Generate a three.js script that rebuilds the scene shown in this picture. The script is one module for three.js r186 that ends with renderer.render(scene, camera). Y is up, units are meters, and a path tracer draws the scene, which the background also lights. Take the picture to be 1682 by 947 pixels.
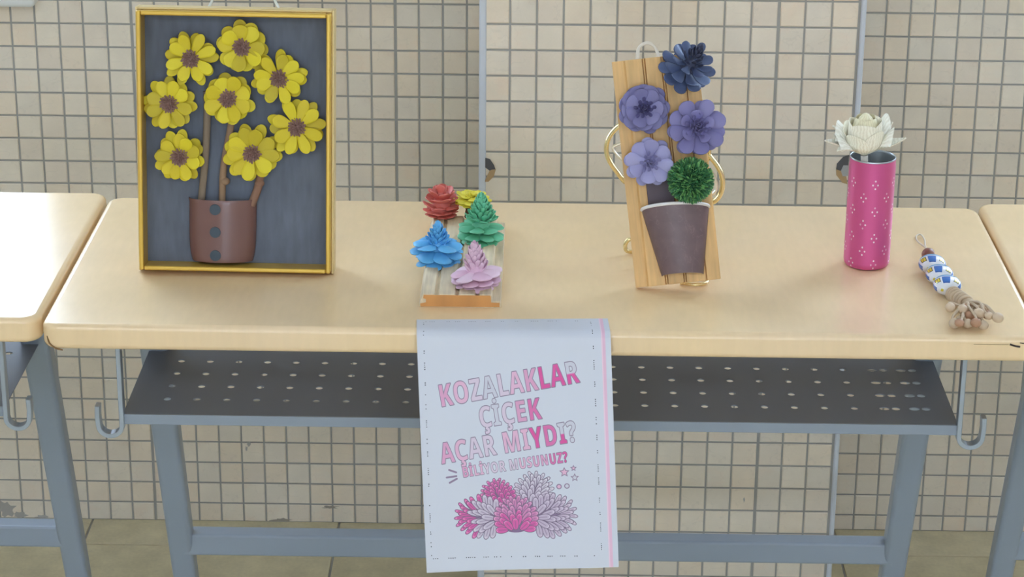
import * as THREE from 'three';
import { RoundedBoxGeometry } from 'three/addons/geometries/RoundedBoxGeometry.js';
import { mergeGeometries, mergeVertices } from 'three/addons/utils/BufferGeometryUtils.js';
import { RectAreaLightUniformsLib } from 'three/addons/lights/RectAreaLightUniformsLib.js';
import { ImprovedNoise } from 'three/addons/math/ImprovedNoise.js';

// ------------------------------------------------------------------ camera, sky, large lights, exposure
const scene = new THREE.Scene();
const camera = new THREE.PerspectiveCamera(13.811, 1682 / 947, 0.05, 60);
camera.position.set(0, 1.721, 0);
{
  const m = new THREE.Matrix4().makeBasis(
    new THREE.Vector3(0.99989, 0.00800, -0.01512), new THREE.Vector3(-0.01286, 0.93527, -0.35370), new THREE.Vector3(0.01132, 0.35386, 0.93523));
  camera.quaternion.setFromRotationMatrix(m);
}
scene.add(camera);
const SKY = [0.80, 1.0, 1.26], SKY_POWER = 5.8;
scene.background = new THREE.Color(SKY[0] * SKY_POWER, SKY[1] * SKY_POWER, SKY[2] * SKY_POWER);   // even overcast daylight beyond the windows
RectAreaLightUniformsLib.init();
const LAMP_POWER = 8.4, LAMP_COLOR = [0.95, 0.98, 1.07];
const LAMPS = [[-1.6, 1.3], [1.6, 1.3], [-1.6, 3.2], [1.6, 3.2]];   // x, z of the ceiling panels
const renderer = new THREE.WebGLRenderer({ antialias: true });
renderer.toneMapping = THREE.LinearToneMapping;
renderer.toneMappingExposure = 1.41;
renderer.shadowMap.enabled = true;

// ------------------------------------------------------------------ helpers
let seed = 1234567;
const rnd = () => { seed = (seed + 0x6d2b79f5) | 0; let t = Math.imul(seed ^ (seed >>> 15), 1 | seed); t = (t + Math.imul(t ^ (t >>> 7), 61 | t)) ^ t; return ((t ^ (t >>> 14)) >>> 0) / 4294967296; };
const jit = (a) => (rnd() * 2 - 1) * a;
const V = (x, y, z) => new THREE.Vector3(x, y, z);
const R = THREE.MathUtils.degToRad;
const used = {};
const numbered = (n) => { used[n] = (used[n] ?? -1) + 1; return used[n] ? n + '_' + String(used[n]).padStart(3, '0') : n; };
function shadows(o) { o.castShadow = true; o.receiveShadow = true; return o; }
function tag(o, label, category, group) { o.userData.label = label; o.userData.category = category; if (group) o.userData.group = group; return o; }
function thing(name, label, category, pos = [0, 0, 0], turn = 0, group) {
  const o = new THREE.Group(); o.name = numbered(name); o.position.set(...pos); o.rotation.y = turn; scene.add(o);
  return tag(o, label, category, group);
}
function structure(name, geo, mat) {
  const o = geo ? new THREE.Mesh(geo, mat) : new THREE.Group(); o.name = numbered(name); o.userData.kind = 'structure'; scene.add(o); return shadows(o);
}
function part(name, geo, mat, parent) { const o = new THREE.Mesh(geo, mat); o.name = name; parent.add(o); return shadows(o); }
function partGroup(name, parent) { const o = new THREE.Group(); o.name = name; parent.add(o); return o; }
const std = (hex, roughness = 0.6, extra = {}) => new THREE.MeshStandardMaterial({ color: new THREE.Color(hex), roughness, ...extra });
const phys = (hex, roughness = 0.5, extra = {}) => new THREE.MeshPhysicalMaterial({ color: new THREE.Color(hex), roughness, ...extra });
const shade = (c, l, s = 0, h = 0) => { const k = new THREE.Color(c); k.offsetHSL(h, s, l); return k; };
const tube = (pts, r, seg = 24, rad = 8, closed = false) => new THREE.TubeGeometry(new THREE.CatmullRomCurve3(pts, closed), seg, r, rad, closed);
const merge = (gs) => mergeGeometries(gs.map((g) => { const k = g.index ? g.toNonIndexed() : g.clone(); for (const n of Object.keys(k.attributes)) if (!['position', 'normal', 'uv'].includes(n)) k.deleteAttribute(n); return k; }));
const boxAt = (w, h, d, x, y, z, r = 0.002) => { const g = r ? new RoundedBoxGeometry(w, h, d, 2, Math.min(r, w / 2.1, h / 2.1, d / 2.1)) : new THREE.BoxGeometry(w, h, d); g.translate(x, y, z); return g; };
const lathe = (prof, seg = 40) => new THREE.LatheGeometry(prof.map(([x, y]) => new THREE.Vector2(x, y)), seg);
const perlin = new ImprovedNoise();
function fbm(x, y, z, oct = 4) { let s = 0, a = 0.5, f = 1; for (let i = 0; i < oct; i++) { s += a * perlin.noise(x * f, y * f, z + i * 7.3); a *= 0.5; f *= 2.03; } return s; }
function dataTex(n, fill, srgb = true, repeat) {
  const d = new Uint8Array(n * n * 4);
  for (let j = 0; j < n; j++) for (let i = 0; i < n; i++) { const c = fill(i / n, j / n); const k = (j * n + i) * 4; d[k] = Math.max(0, Math.min(255, c[0])); d[k + 1] = Math.max(0, Math.min(255, c[1])); d[k + 2] = Math.max(0, Math.min(255, c[2])); d[k + 3] = 255; }
  const t = new THREE.DataTexture(d, n, n); t.magFilter = THREE.LinearFilter; t.minFilter = THREE.LinearMipmapLinearFilter; t.generateMipmaps = true;
  t.wrapS = t.wrapT = THREE.MirroredRepeatWrapping; if (srgb) t.colorSpace = THREE.SRGBColorSpace; if (repeat) t.repeat.set(...repeat); t.needsUpdate = true; return t;
}
function canvasTex(w, h, draw) {
  const c = document.createElement('canvas'); c.width = w; c.height = h; draw(c.getContext('2d'), w, h);
  const t = new THREE.CanvasTexture(c); t.colorSpace = THREE.SRGBColorSpace; t.wrapS = THREE.RepeatWrapping; return t;
}
// surface from a function of (u, v), closed below by a second skin at the given thickness when th > 0
function sheet(fn, nu, nv, th = 0) {
  const P = [], uv = [], idx = [], e = 1e-4, a = V(), b = V(), p = V(), n = V();
  const sides = th > 0 ? [0.5, -0.5] : [0];
  for (const s of sides) for (let j = 0; j <= nv; j++) for (let i = 0; i <= nu; i++) {
    const u = i / nu, v = j / nv; p.copy(fn(u, v));
    if (s) {
      a.copy(fn(Math.min(1, u + e), v)).sub(fn(Math.max(0, u - e), v)); b.copy(fn(u, Math.min(1, v + e))).sub(fn(u, Math.max(0, v - e)));
      n.crossVectors(a, b).normalize(); p.addScaledVector(n, s * th);
    }
    P.push(p.x, p.y, p.z); uv.push(u, v);
  }
  const W = nu + 1, M = W * (nv + 1);
  const quad = (A, B, C, D, f) => f ? idx.push(A, C, B, B, C, D) : idx.push(A, B, C, B, D, C);
  for (let k = 0; k < sides.length; k++) for (let j = 0; j < nv; j++) for (let i = 0; i < nu; i++) { const A = k * M + j * W + i; quad(A, A + 1, A + W, A + W + 1, k === 1); }
  if (th > 0) {
    for (let i = 0; i < nu; i++) { quad(i, i + 1, M + i, M + i + 1, true); const A = nv * W + i; quad(A, A + 1, M + A, M + A + 1, false); }
    for (let j = 0; j < nv; j++) { const A = j * W; quad(A, A + W, M + A, M + A + W, false); const B = A + nu; quad(B, B + W, M + B, M + B + W, true); }
  }
  const g = new THREE.BufferGeometry();
  g.setAttribute('position', new THREE.Float32BufferAttribute(P, 3)); g.setAttribute('uv', new THREE.Float32BufferAttribute(uv, 2)); g.setIndex(idx); g.computeVertexNormals(); return g;
}
// one cone scale or petal: grows along +X, faces +Y
function petal(len, wid, th, { curl = 0, cup = 0, base = 0.35, peak = 0.68, point = 0, notch = 0, nu = 8, nv = 5, wave = 0, s = 0 } = {}) {
  const P = [], idx = [], uv = [];
  let x = 0, y = 0; const loop = 2 * nv + 2, m = 2;
  for (let i = 0; i <= nu; i++) {
    const u = Math.sin(Math.PI / 2 * i / nu), u0 = i ? Math.sin(Math.PI / 2 * (i - 1) / nu) : 0, t = u < peak ? u / peak : (u - peak) / (1 - peak);
    let w = u < peak ? base + (1 - base) * (t * t * (3 - 2 * t)) : point ? Math.pow(1 - t, point) : Math.sqrt(Math.max(0, 1 - t * t));
    w = Math.max(w, 0.02) * wid / 2;
    const a = curl * u * u * 1.4; if (i) { x += Math.cos(a) * len * (u - u0); y += Math.sin(a) * len * (u - u0); }
    for (let k = 0; k < loop; k++) {
      const top = k <= nv, q = top ? k : loop - 1 - k, v = (q / nv) * 2 - 1;
      const edge = Math.sqrt(Math.max(0, 1 - v * v * 0.92)) * (1 - 0.6 * u * u * u);
      const h = cup * v * v * wid * 0.5 * (0.4 + 0.6 * Math.sin(Math.PI * u)) + wave * Math.sin(v * 5 + s) * u * u;
      const xx = x - notch * len * u * u * v * v, dy = (top ? 1 : -1) * th * 0.5 * (0.25 + 0.75 * edge);
      P.push(xx - Math.sin(a) * (h + dy), y + Math.cos(a) * (h + dy), v * w); uv.push(u, (v + 1) / 2);
    }
  }
  for (let i = 0; i < nu; i++) for (let k = 0; k < loop; k++) { const A = i * loop + k, B = i * loop + (k + 1) % loop, C = A + loop, D = B + loop; idx.push(A, B, C, B, D, C); }
  const c0 = P.length / 3; P.push(0, 0, 0, x, y, 0); uv.push(0, 0.5, 1, 0.5);
  for (let k = 0; k < loop; k++) { idx.push(c0, (k + 1) % loop, k); const A = nu * loop; idx.push(c0 + 1, A + k, A + (k + 1) % loop); }
  const g = new THREE.BufferGeometry(); g.setAttribute('position', new THREE.Float32BufferAttribute(P, 3)); g.setAttribute('uv', new THREE.Float32BufferAttribute(uv, 2)); g.setIndex(idx); g.computeVertexNormals(); return g;
}
// place a scale at azimuth phi round +Y, start radius r, height h, elevation e, twist w about its own axis
const seat = new THREE.Matrix4();
function scaleMatrix(phi, r, h, e, w = 0) {
  const c = Math.cos(phi), s = Math.sin(phi), d = V(Math.cos(e) * c, Math.sin(e), Math.cos(e) * s), up = V(-Math.sin(e) * c, Math.cos(e), -Math.sin(e) * s), z = V().crossVectors(d, up);
  seat.makeBasis(d, up, z); if (w) seat.multiply(new THREE.Matrix4().makeRotationX(w)); seat.setPosition(r * c, h, r * s); return seat;
}
// ring layers of scales, each scale its own mesh
function scales(parent, name, layers, mats) {
  for (const L of layers) {
    const shapes = [0, 1, 2].map((k) => petal(L.len * (0.93 + 0.07 * k), L.wid * (1.06 - 0.06 * k), L.th ?? 0.0022, { curl: (L.curl ?? 0) + jit(0.12), cup: L.cup ?? 0.1, base: L.base ?? 0.5, peak: L.peak ?? 0.62, point: L.point ?? 0, notch: L.notch ?? 0, nu: 7, nv: 5 }));
    for (let i = 0; i < L.n; i++) {
      if (L.skip && L.skip.includes(i)) continue;
      const o = part(name, shapes[(rnd() * 3) | 0], mats[(rnd() * mats.length) | 0], parent);
      const phi = (i / L.n) * Math.PI * 2 + (L.turn ?? 0) + jit(L.scatter ?? 0.09);
      o.applyMatrix4(scaleMatrix(phi, L.r, L.h + jit(0.0006), (L.e ?? 0) + jit(L.lift ?? 0.1), jit(0.14)));
    }
  }
}
// many small scales joined: the tip or the heart of a cone
function tuft(n, fn, shape) {
  const gs = []; for (let i = 0; i < n; i++) { const g = shape.clone(); const [phi, r, h, e, s = 1] = fn(i / (n - 1), i); g.scale(s, s, s); g.applyMatrix4(scaleMatrix(phi, r, h, e, jit(0.3))); gs.push(g); }
  return mergeGeometries(gs);
}

// ------------------------------------------------------------------ materials
const marble = dataTex(512, (u, v) => {
  const a = fbm(u * 6, v * 6, 1.7), b = fbm(u * 2.6 + 9, v * 2.6, 5.1), vein = Math.max(0, 1 - Math.abs(fbm(u * 4.2 + a * 0.7, v * 4.2, 11.3)) * 42), fine = fbm(u * 60, v * 60, 3) * 6;
  const peach = Math.max(0, fbm(u * 5 + 3, v * 5, 21.4) - 0.08);
  const k = 1 + a * 0.035 + b * 0.025 - vein * 0.028;
  return [240 * k + fine * 0.5 + peach * 5, 231 * k + fine * 0.5 - peach * 10, 215 * k + fine * 0.5 - peach * 16];
});
const TILES = ['#fbf8f4', '#f6f1ed', '#fbf4ec', '#f5f3f1'].map((c) => new THREE.MeshStandardMaterial({ color: c, map: marble, roughness: 0.42, bumpMap: marble, bumpScale: 0.0001 }));
const M = {
  grout: std('#a3a19b', 0.95), plaster: std('#e4e8ee', 0.95), ceiling: std('#eef0f3', 0.95), trim: phys('#cfd4dc', 0.35),
  floor: ['#e0d5b2', '#dbd0ad', '#e3d8b6'].map((c) => new THREE.MeshStandardMaterial({ color: c, map: dataTex(256, (u, v) => { const k = 242 + fbm(u * 9, v * 9, 2.2) * 26 + fbm(u * 70, v * 70, 9) * 14; return [k, k, k]; }), roughness: 0.5 })),
  sill: phys('#e4e4e0', 0.3), pvc: phys('#eeeeec', 0.35), glass: new THREE.MeshPhysicalMaterial({ color: '#ffffff', roughness: 0, transmission: 1, thickness: 0, ior: 1.5 }),
  steel: phys('#929daa', 0.30), shelf: phys('#7d8390', 0.42, { specularIntensity: 0.5 }), chrome: phys('#aab6c6', 0.28, { metalness: 0.6 }),
  gold: phys('#d8b04a', 0.34, { metalness: 0.35 }), navy: std('#4e5663', 0.75),
};
const deskTex = dataTex(512, (u, v) => { const k = 1 + fbm(u * 7, v * 7, 4.4) * 0.035 + fbm(u * 90, v * 22, 8) * 0.02; const p = fbm(u * 3, v * 3, 14) * 8; return [245 * k + p * 0.3, 215 * k, 171 * k - p]; });
M.desk = new THREE.MeshPhysicalMaterial({ map: deskTex, roughness: 0.24, specularIntensity: 1, ior: 1.62 });

// ------------------------------------------------------------------ setting: floor, walls, pillar, ceiling, windows, lamps
const FLOOR = structure('floor');
{
  const base = part('floor_bed', new THREE.BoxGeometry(10.4, 0.1, 8.6), M.grout, FLOOR); base.position.set(0, -0.0525, 0.5);
  const g = new RoundedBoxGeometry(0.3965, 0.008, 0.3965, 1, 0.001);
  const rest = [];
  for (let i = -13; i < 13; i++) for (let j = -1; j < 20; j++) {
    const x = -0.3185 + 0.4 * i + 0.2, z = -3.38 + 0.4 * j + 0.2;
    if (i >= -3 && i <= 3 && j <= 4) {
      const o = part('tile', g, M.floor[(rnd() * 3) | 0], FLOOR); o.position.set(x, -0.004 + jit(0.0003), z);
    } else { const k = g.clone(); k.translate(x, -0.004, z); rest.push(k); }
  }
  const r = part('floor_tiling', mergeGeometries(rest), M.floor[0], FLOOR); r.userData.kind = 'stuff';
}
const ZW = -3.467, ZP = -3.122, PX0 = -0.0845, PX1 = 0.4335, S = 0.036, H_ROOM = 3.0;
const WIN_L = [-2.05, -0.745], WIN_R = [0.87, 2.15], WIN_Y = [0.885, 2.35];
// a tile: flat face with a chamfer, face in the plane z = 0
function tileGeo(w, h, u0, v0) {
  const c = 0.0011, t = 0.003, P = [], uv = [], idx = [];
  const put = (x, y, z) => { P.push(x, y, z); uv.push(u0 + x * 6, v0 + y * 6); };
  for (const [i, z] of [[c, 0], [0, -c], [0, -t]]) for (const [a, b] of [[-1, -1], [1, -1], [1, 1], [-1, 1]]) put(a * (w / 2 - i), b * (h / 2 - i), z);
  idx.push(0, 1, 2, 0, 2, 3);
  for (let k = 0; k < 2; k++) for (let e = 0; e < 4; e++) { const A = k * 4 + e, B = k * 4 + (e + 1) % 4; idx.push(A, A + 4, B, B, A + 4, B + 4); }
  let g = new THREE.BufferGeometry(); g.setAttribute('position', new THREE.Float32BufferAttribute(P, 3)); g.setAttribute('uv', new THREE.Float32BufferAttribute(uv, 2)); g.setIndex(idx);
  g = g.toNonIndexed(); g.computeVertexNormals(); return g;
}
const GAP = 0.0026, variants = []; for (let i = 0; i < 16; i++) variants.push(tileGeo(S - GAP, S - GAP, (i % 4) * 0.61 + 0.1, ((i / 4) | 0) * 0.47 + 0.07));
// lay tiles on a wall face: grid corner (gx, gy), columns c0..c1, rows r0..r1 (downwards); shown(c, r) picks those that stay single pieces
function tiling(parent, gx, gy, z, x0, x1, y0, y1, shown, thick = [], hole) {
  const rest = [];
  const c0 = Math.floor((x0 - gx) / S), c1 = Math.ceil((x1 - gx) / S), r0 = Math.floor((gy - y1) / S), r1 = Math.ceil((gy - y0) / S);
  for (let c = c0; c < c1; c++) for (let r = r0; r < r1; r++) {
    let a = gx + c * S + GAP / 2, b = a + S - GAP, t = gy - r * S - GAP / 2, d = t - S + GAP, cut = false;
    if (thick.includes(c)) { a += 0.0016; cut = true; }
    if (a < x0) { a = x0; cut = true; } if (b > x1) { b = x1; cut = true; } if (d < y0 + 0.001) { d = y0 + 0.001; cut = true; } if (t > y1) { t = y1; cut = true; }
    if (b - a < 0.004 || t - d < 0.004) continue;
    if (hole && hole((a + b) / 2, (t + d) / 2)) continue;
    const g = cut ? tileGeo(b - a, t - d, rnd(), rnd()) : variants[(rnd() * 16) | 0];
    const dz = jit(0.0003);
    if (shown(c, r)) {
      const o = part('tile', g, TILES[(rnd() * 4) | 0], parent); o.position.set((a + b) / 2, (t + d) / 2, z + dz); o.rotation.set(jit(0.004), jit(0.004), 0);
    } else { const k = g.clone(); k.translate((a + b) / 2, (t + d) / 2, z + dz); rest.push(k); }
  }
  if (rest.length) part('tiling', mergeGeometries(rest), TILES[0], parent).userData.kind = 'stuff';
}
const WL = structure('wall_back_left'), WR = structure('wall_back_right'), WP = structure('wall_pillar');
{
  const DADO = 1.5, T = 0.24, zc = ZW - 0.0012 - T / 2;
  const slab = (p, x0, x1, y0, y1) => part('wall_body', boxAt(x1 - x0, y1 - y0, T, (x0 + x1) / 2, (y0 + y1) / 2, zc, 0), M.grout, p);
  // masonry round the two window openings
  slab(WL, -5, WIN_L[0], 0, H_ROOM); slab(WL, WIN_L[1], 0.17, 0, H_ROOM); slab(WL, WIN_L[0], WIN_L[1], 0, WIN_Y[0]); slab(WL, WIN_L[0], WIN_L[1], WIN_Y[1], H_ROOM);
  slab(WR, 0.17, WIN_R[0], 0, H_ROOM); slab(WR, WIN_R[1], 5, 0, H_ROOM); slab(WR, WIN_R[0], WIN_R[1], 0, WIN_Y[0]); slab(WR, WIN_R[0], WIN_R[1], WIN_Y[1], H_ROOM);
  const inL = (x, y) => x > WIN_L[0] && x < WIN_L[1] && y > WIN_Y[0] - 0.005, inR = (x, y) => x > WIN_R[0] && x < WIN_R[1] && y > WIN_Y[0] - 0.005;
  tiling(WL, -0.7967, 0.8242, ZW, -2.6, PX0, 0, DADO, (c, r) => c >= -1 && r >= -1 && (r <= 7 || r >= 14) && !(r <= 7 && c >= 6 && c <= 11) && !(c >= 5 && r >= 15 && r <= 17), [5, 16], inL);
  tiling(WR, 0.5119, 0.8547, ZW, PX1, 2.7, 0, DADO, (c, r) => c <= 7 && r >= -1 && (r <= 8 || r >= 15), [], inR);
  tiling(WP, -0.0434, 0.8836, ZP, PX0 + 0.007, PX1 - 0.007, 0, DADO, (c, r) => r >= -3 && (r <= 5 || r >= 15) && !(r >= 14 && c <= 3), [10]);
  const plasterL = part('plaster', merge([boxAt(5 - 2.05, H_ROOM - DADO, 0.006, -(5 + 2.05) / 2, (H_ROOM + DADO) / 2, ZW, 0), boxAt(0.745 + PX0, H_ROOM - DADO, 0.006, (-0.745 + PX0) / 2, (H_ROOM + DADO) / 2, ZW, 0)]), M.plaster, WL);
  part('plaster', merge([boxAt(0.87 - PX1, H_ROOM - DADO, 0.006, (0.87 + PX1) / 2, (H_ROOM + DADO) / 2, ZW, 0), boxAt(5 - 2.15, H_ROOM - DADO, 0.006, (5 + 2.15) / 2, (H_ROOM + DADO) / 2, ZW, 0)]), M.plaster, WR);
  // grime and broken grout low on the wall
  const blot = (x, y, r, sx, mat, p, z) => { const pts = []; for (let i = 0; i < 18; i++) { const a = i / 18 * Math.PI * 2, q = r * (0.6 + 0.8 * rnd()); pts.push(new THREE.Vector2(x + Math.cos(a) * q * sx, Math.max(0.002, y + Math.sin(a) * q))); } const g = new THREE.ExtrudeGeometry(new THREE.Shape(pts), { depth: 0.0006, bevelEnabled: false }); g.translate(0, 0, z); part('grime', g, mat, p); };
  const dirt = std('#b3aea6', 0.95), mud = std('#a39a8c', 0.95);
  blot(-0.858, 0.017, 0.013, 1.1, dirt, WL, ZW); blot(-0.836, 0.006, 0.006, 1.8, dirt, WL, ZW); blot(-0.8, 0.003, 0.003, 4, dirt, WL, ZW); blot(-0.461, 0.1375, 0.0045, 0.6, dirt, WL, ZW); blot(-0.465, 0.130, 0.004, 0.5, dirt, WL, ZW); blot(-0.332, 0.028, 0.0028, 4, mud, WL, ZW); blot(-0.412, 0.003, 0.004, 4, mud, WL, ZW);
  blot(0.301, 0.218, 0.0035, 0.3, dirt, WP, ZP);
  // pillar
  part('pillar_body', boxAt(PX1 - PX0 - 0.006, H_ROOM, 0.36, (PX0 + PX1) / 2, H_ROOM / 2, ZP - 0.0012 - 0.18, 0), M.grout, WP);
  part('plaster', boxAt(PX1 - PX0, H_ROOM - DADO, 0.006, (PX0 + PX1) / 2, (H_ROOM + DADO) / 2, ZP, 0), M.plaster, WP);
  for (const sgn of [-1, 1]) {   // side faces of the pillar, tiled too
    const g = []; for (let r = 0; r < 42; r++) for (let k = 0; k < 9; k++) { const q = variants[(rnd() * 16) | 0].clone(); q.rotateY(sgn * Math.PI / 2); q.translate((sgn > 0 ? PX1 - 0.0005 : PX0 + 0.0005), 0.02 + r * S, ZP - 0.03 - k * S); g.push(q); }
    part('tiling', mergeGeometries(g), TILES[0], WP).userData.kind = 'stuff';
    // pale corner profile
    const x = sgn > 0 ? PX1 - 0.003 : PX0 + 0.0045;
    structure(sgn > 0 ? 'trim_2' : 'trim_1', boxAt(sgn > 0 ? 0.0075 : 0.010, DADO, 0.011, x, DADO / 2, ZP - 0.0035, 0.003), M.trim);
  }
  // broken corners of two tiles beside the profiles
  const patch = (pts, x, y, mat, z) => { const s = new THREE.Shape(pts.map(([a, b]) => new THREE.Vector2(a, b))); const g = new THREE.ExtrudeGeometry(s, { depth: 0.0008, bevelEnabled: false }); g.translate(x, y, z); part('broken_patch', g, mat, WP); };
  const dark = std('#5d5c5e', 0.95), tan = std('#b89a72', 0.95), pale = std('#a9a9a8', 0.9);
  patch([[0, 0.0165], [0.007, 0.0145], [0.0125, 0.006], [0.0145, 0], [0.0095, -0.0005], [0.0065, -0.002], [0, 0.003]], -0.0765, 0.7150, dark, ZP + 0.0004);
  patch([[0.0065, -0.002], [0.0095, -0.0005], [0.0150, 0], [0.0125, -0.010], [0.005, -0.018], [0, -0.018], [0.003, -0.010]], -0.0765, 0.7150, tan, ZP + 0.0005);
  patch([[0, 0.017], [-0.008, 0.014], [-0.016, 0.004], [-0.0165, -0.004], [-0.010, -0.006], [-0.007, 0.002], [0, 0.002]], 0.4225, 0.7250, dark, ZP + 0.0004);
  patch([[-0.007, 0.002], [-0.010, -0.006], [-0.007, -0.014], [0, -0.013], [0, 0.002]], 0.4225, 0.7250, pale, ZP + 0.0005);
  patch([[-0.010, -0.006], [-0.0165, -0.004], [-0.016, -0.012], [-0.007, -0.023], [0, -0.025], [-0.002, -0.014], [-0.007, -0.014]], 0.4225, 0.7250, tan, ZP + 0.0006);
}
function windowUnit(n, [x0, x1], sillEnd, z = ZW - 0.035) {
  const w = structure('window_' + n), [y0, y1] = WIN_Y, xc = (x0 + x1) / 2, F = 0.028;
  part('window_frame', merge([boxAt(x1 - x0, F, 0.05, xc, y0 + F / 2, z, 0.004), boxAt(x1 - x0, F, 0.05, xc, y1 - F / 2, z, 0.004), boxAt(F, y1 - y0, 0.05, x0 + F / 2, (y0 + y1) / 2, z, 0.004), boxAt(F, y1 - y0, 0.05, x1 - F / 2, (y0 + y1) / 2, z, 0.004), boxAt(0.05, y1 - y0, 0.06, xc, (y0 + y1) / 2, z, 0.004)]), M.pvc, w);
  for (const s of [-1, 1]) part('pane', boxAt((x1 - x0) / 2 - 0.03, y1 - y0 - 0.04, 0.004, xc + s * (x1 - x0) / 4, (y0 + y1) / 2, z, 0), M.glass, w);
  part('window_sill', boxAt(x1 - x0 + sillEnd, 0.028, 0.28, xc, y0 - 0.014, n > 2 ? z : ZW - 0.10, 0.008), M.sill, w);
  return w;
}
windowUnit(1, WIN_L, -0.012); windowUnit(2, WIN_R, 0.02);
structure('ceiling', boxAt(10.4, 0.12, 8.6, 0, H_ROOM + 0.06, 0.5, 0), M.ceiling);
structure('wall_left', boxAt(0.2, H_ROOM, 8.6, -5.1, H_ROOM / 2, 0.5, 0), M.plaster);
structure('wall_right', boxAt(0.2, H_ROOM, 8.6, 5.1, H_ROOM / 2, 0.5, 0), M.plaster);
const ZB = 4.6, WIN_B = [-0.85, 0.85];
structure('wall_front', merge([boxAt(10.4, WIN_Y[0], 0.2, 0, WIN_Y[0] / 2, ZB + 0.1, 0), boxAt(10.4, H_ROOM - WIN_Y[1], 0.2, 0, (H_ROOM + WIN_Y[1]) / 2, ZB + 0.1, 0), boxAt(5.2 + WIN_B[0], WIN_Y[1] - WIN_Y[0], 0.2, (WIN_B[0] - 5.2) / 2, (WIN_Y[0] + WIN_Y[1]) / 2, ZB + 0.1, 0), boxAt(5.2 - WIN_B[1], WIN_Y[1] - WIN_Y[0], 0.2, (WIN_B[1] + 5.2) / 2, (WIN_Y[0] + WIN_Y[1]) / 2, ZB + 0.1, 0)]), M.plaster);
windowUnit(3, WIN_B, 0.1, ZB + 0.05);
LAMPS.forEach(([x, z], i) => {
  const side = x < 0 ? 'left' : 'right', row = z < 2 ? 'nearer the windows' : 'farther from the windows';
  const o = thing('ceiling_lamp', `white square ceiling light panel on the ${side} side, ${row}`, 'lamp', [x, H_ROOM, z], 0, 'ceiling light panels');
  part('lamp_housing', boxAt(1.24, 0.05, 0.64, 0, -0.025, 0, 0.004), M.pvc, o);
  part('lamp_diffuser', boxAt(1.2, 0.006, 0.6, 0, -0.052, 0, 0), new THREE.MeshStandardMaterial({ color: '#ffffff', emissive: new THREE.Color(...LAMP_COLOR), emissiveIntensity: 1.2 }), o);
  const l = new THREE.RectAreaLight(new THREE.Color(...LAMP_COLOR), LAMP_POWER, 1.2, 0.6); l.position.set(x, H_ROOM - 0.058, z); l.rotation.x = -Math.PI / 2; l.name = 'lamp_light'; l.castShadow = true; scene.add(l);
});

// ------------------------------------------------------------------ school desks
const TOP = 0.762, DW = 1.0929, DD = 0.4414, ZF = -2.4040;   // worktop height, width, depth, front edge
function slabGeo(w, d, h, r) {
  const s = new THREE.Shape(), b = 0.007, x = w / 2 - b, y = d / 2 - b; r -= b;
  s.moveTo(-x + r, -y); s.lineTo(x - r, -y); s.absarc(x - r, -y + r, r, -Math.PI / 2, 0); s.lineTo(x, y - r); s.absarc(x - r, y - r, r, 0, Math.PI / 2); s.lineTo(-x + r, y); s.absarc(-x + r, y - r, r, Math.PI / 2, Math.PI); s.lineTo(-x, -y + r); s.absarc(-x + r, -y + r, r, Math.PI, Math.PI * 1.5);
  const g = new THREE.ExtrudeGeometry(s, { depth: h - 2 * b, bevelEnabled: true, bevelThickness: b, bevelSize: b, bevelSegments: 5, curveSegments: 8 });
  g.translate(0, 0, -(h - b)); g.rotateX(-Math.PI / 2); return mergeVertices(g);
}
function smoothNormals(g) { const k = g.clone(); k.deleteAttribute('normal'); k.deleteAttribute('uv'); const m = mergeVertices(k, 1e-5); m.computeVertexNormals(); const p = m.attributes.position, uv = []; for (let i = 0; i < p.count; i++) uv.push(p.getX(i) * 1.6, p.getZ(i) * 1.6 + p.getY(i)); m.setAttribute('uv', new THREE.Float32BufferAttribute(uv, 2)); return m; }
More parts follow.
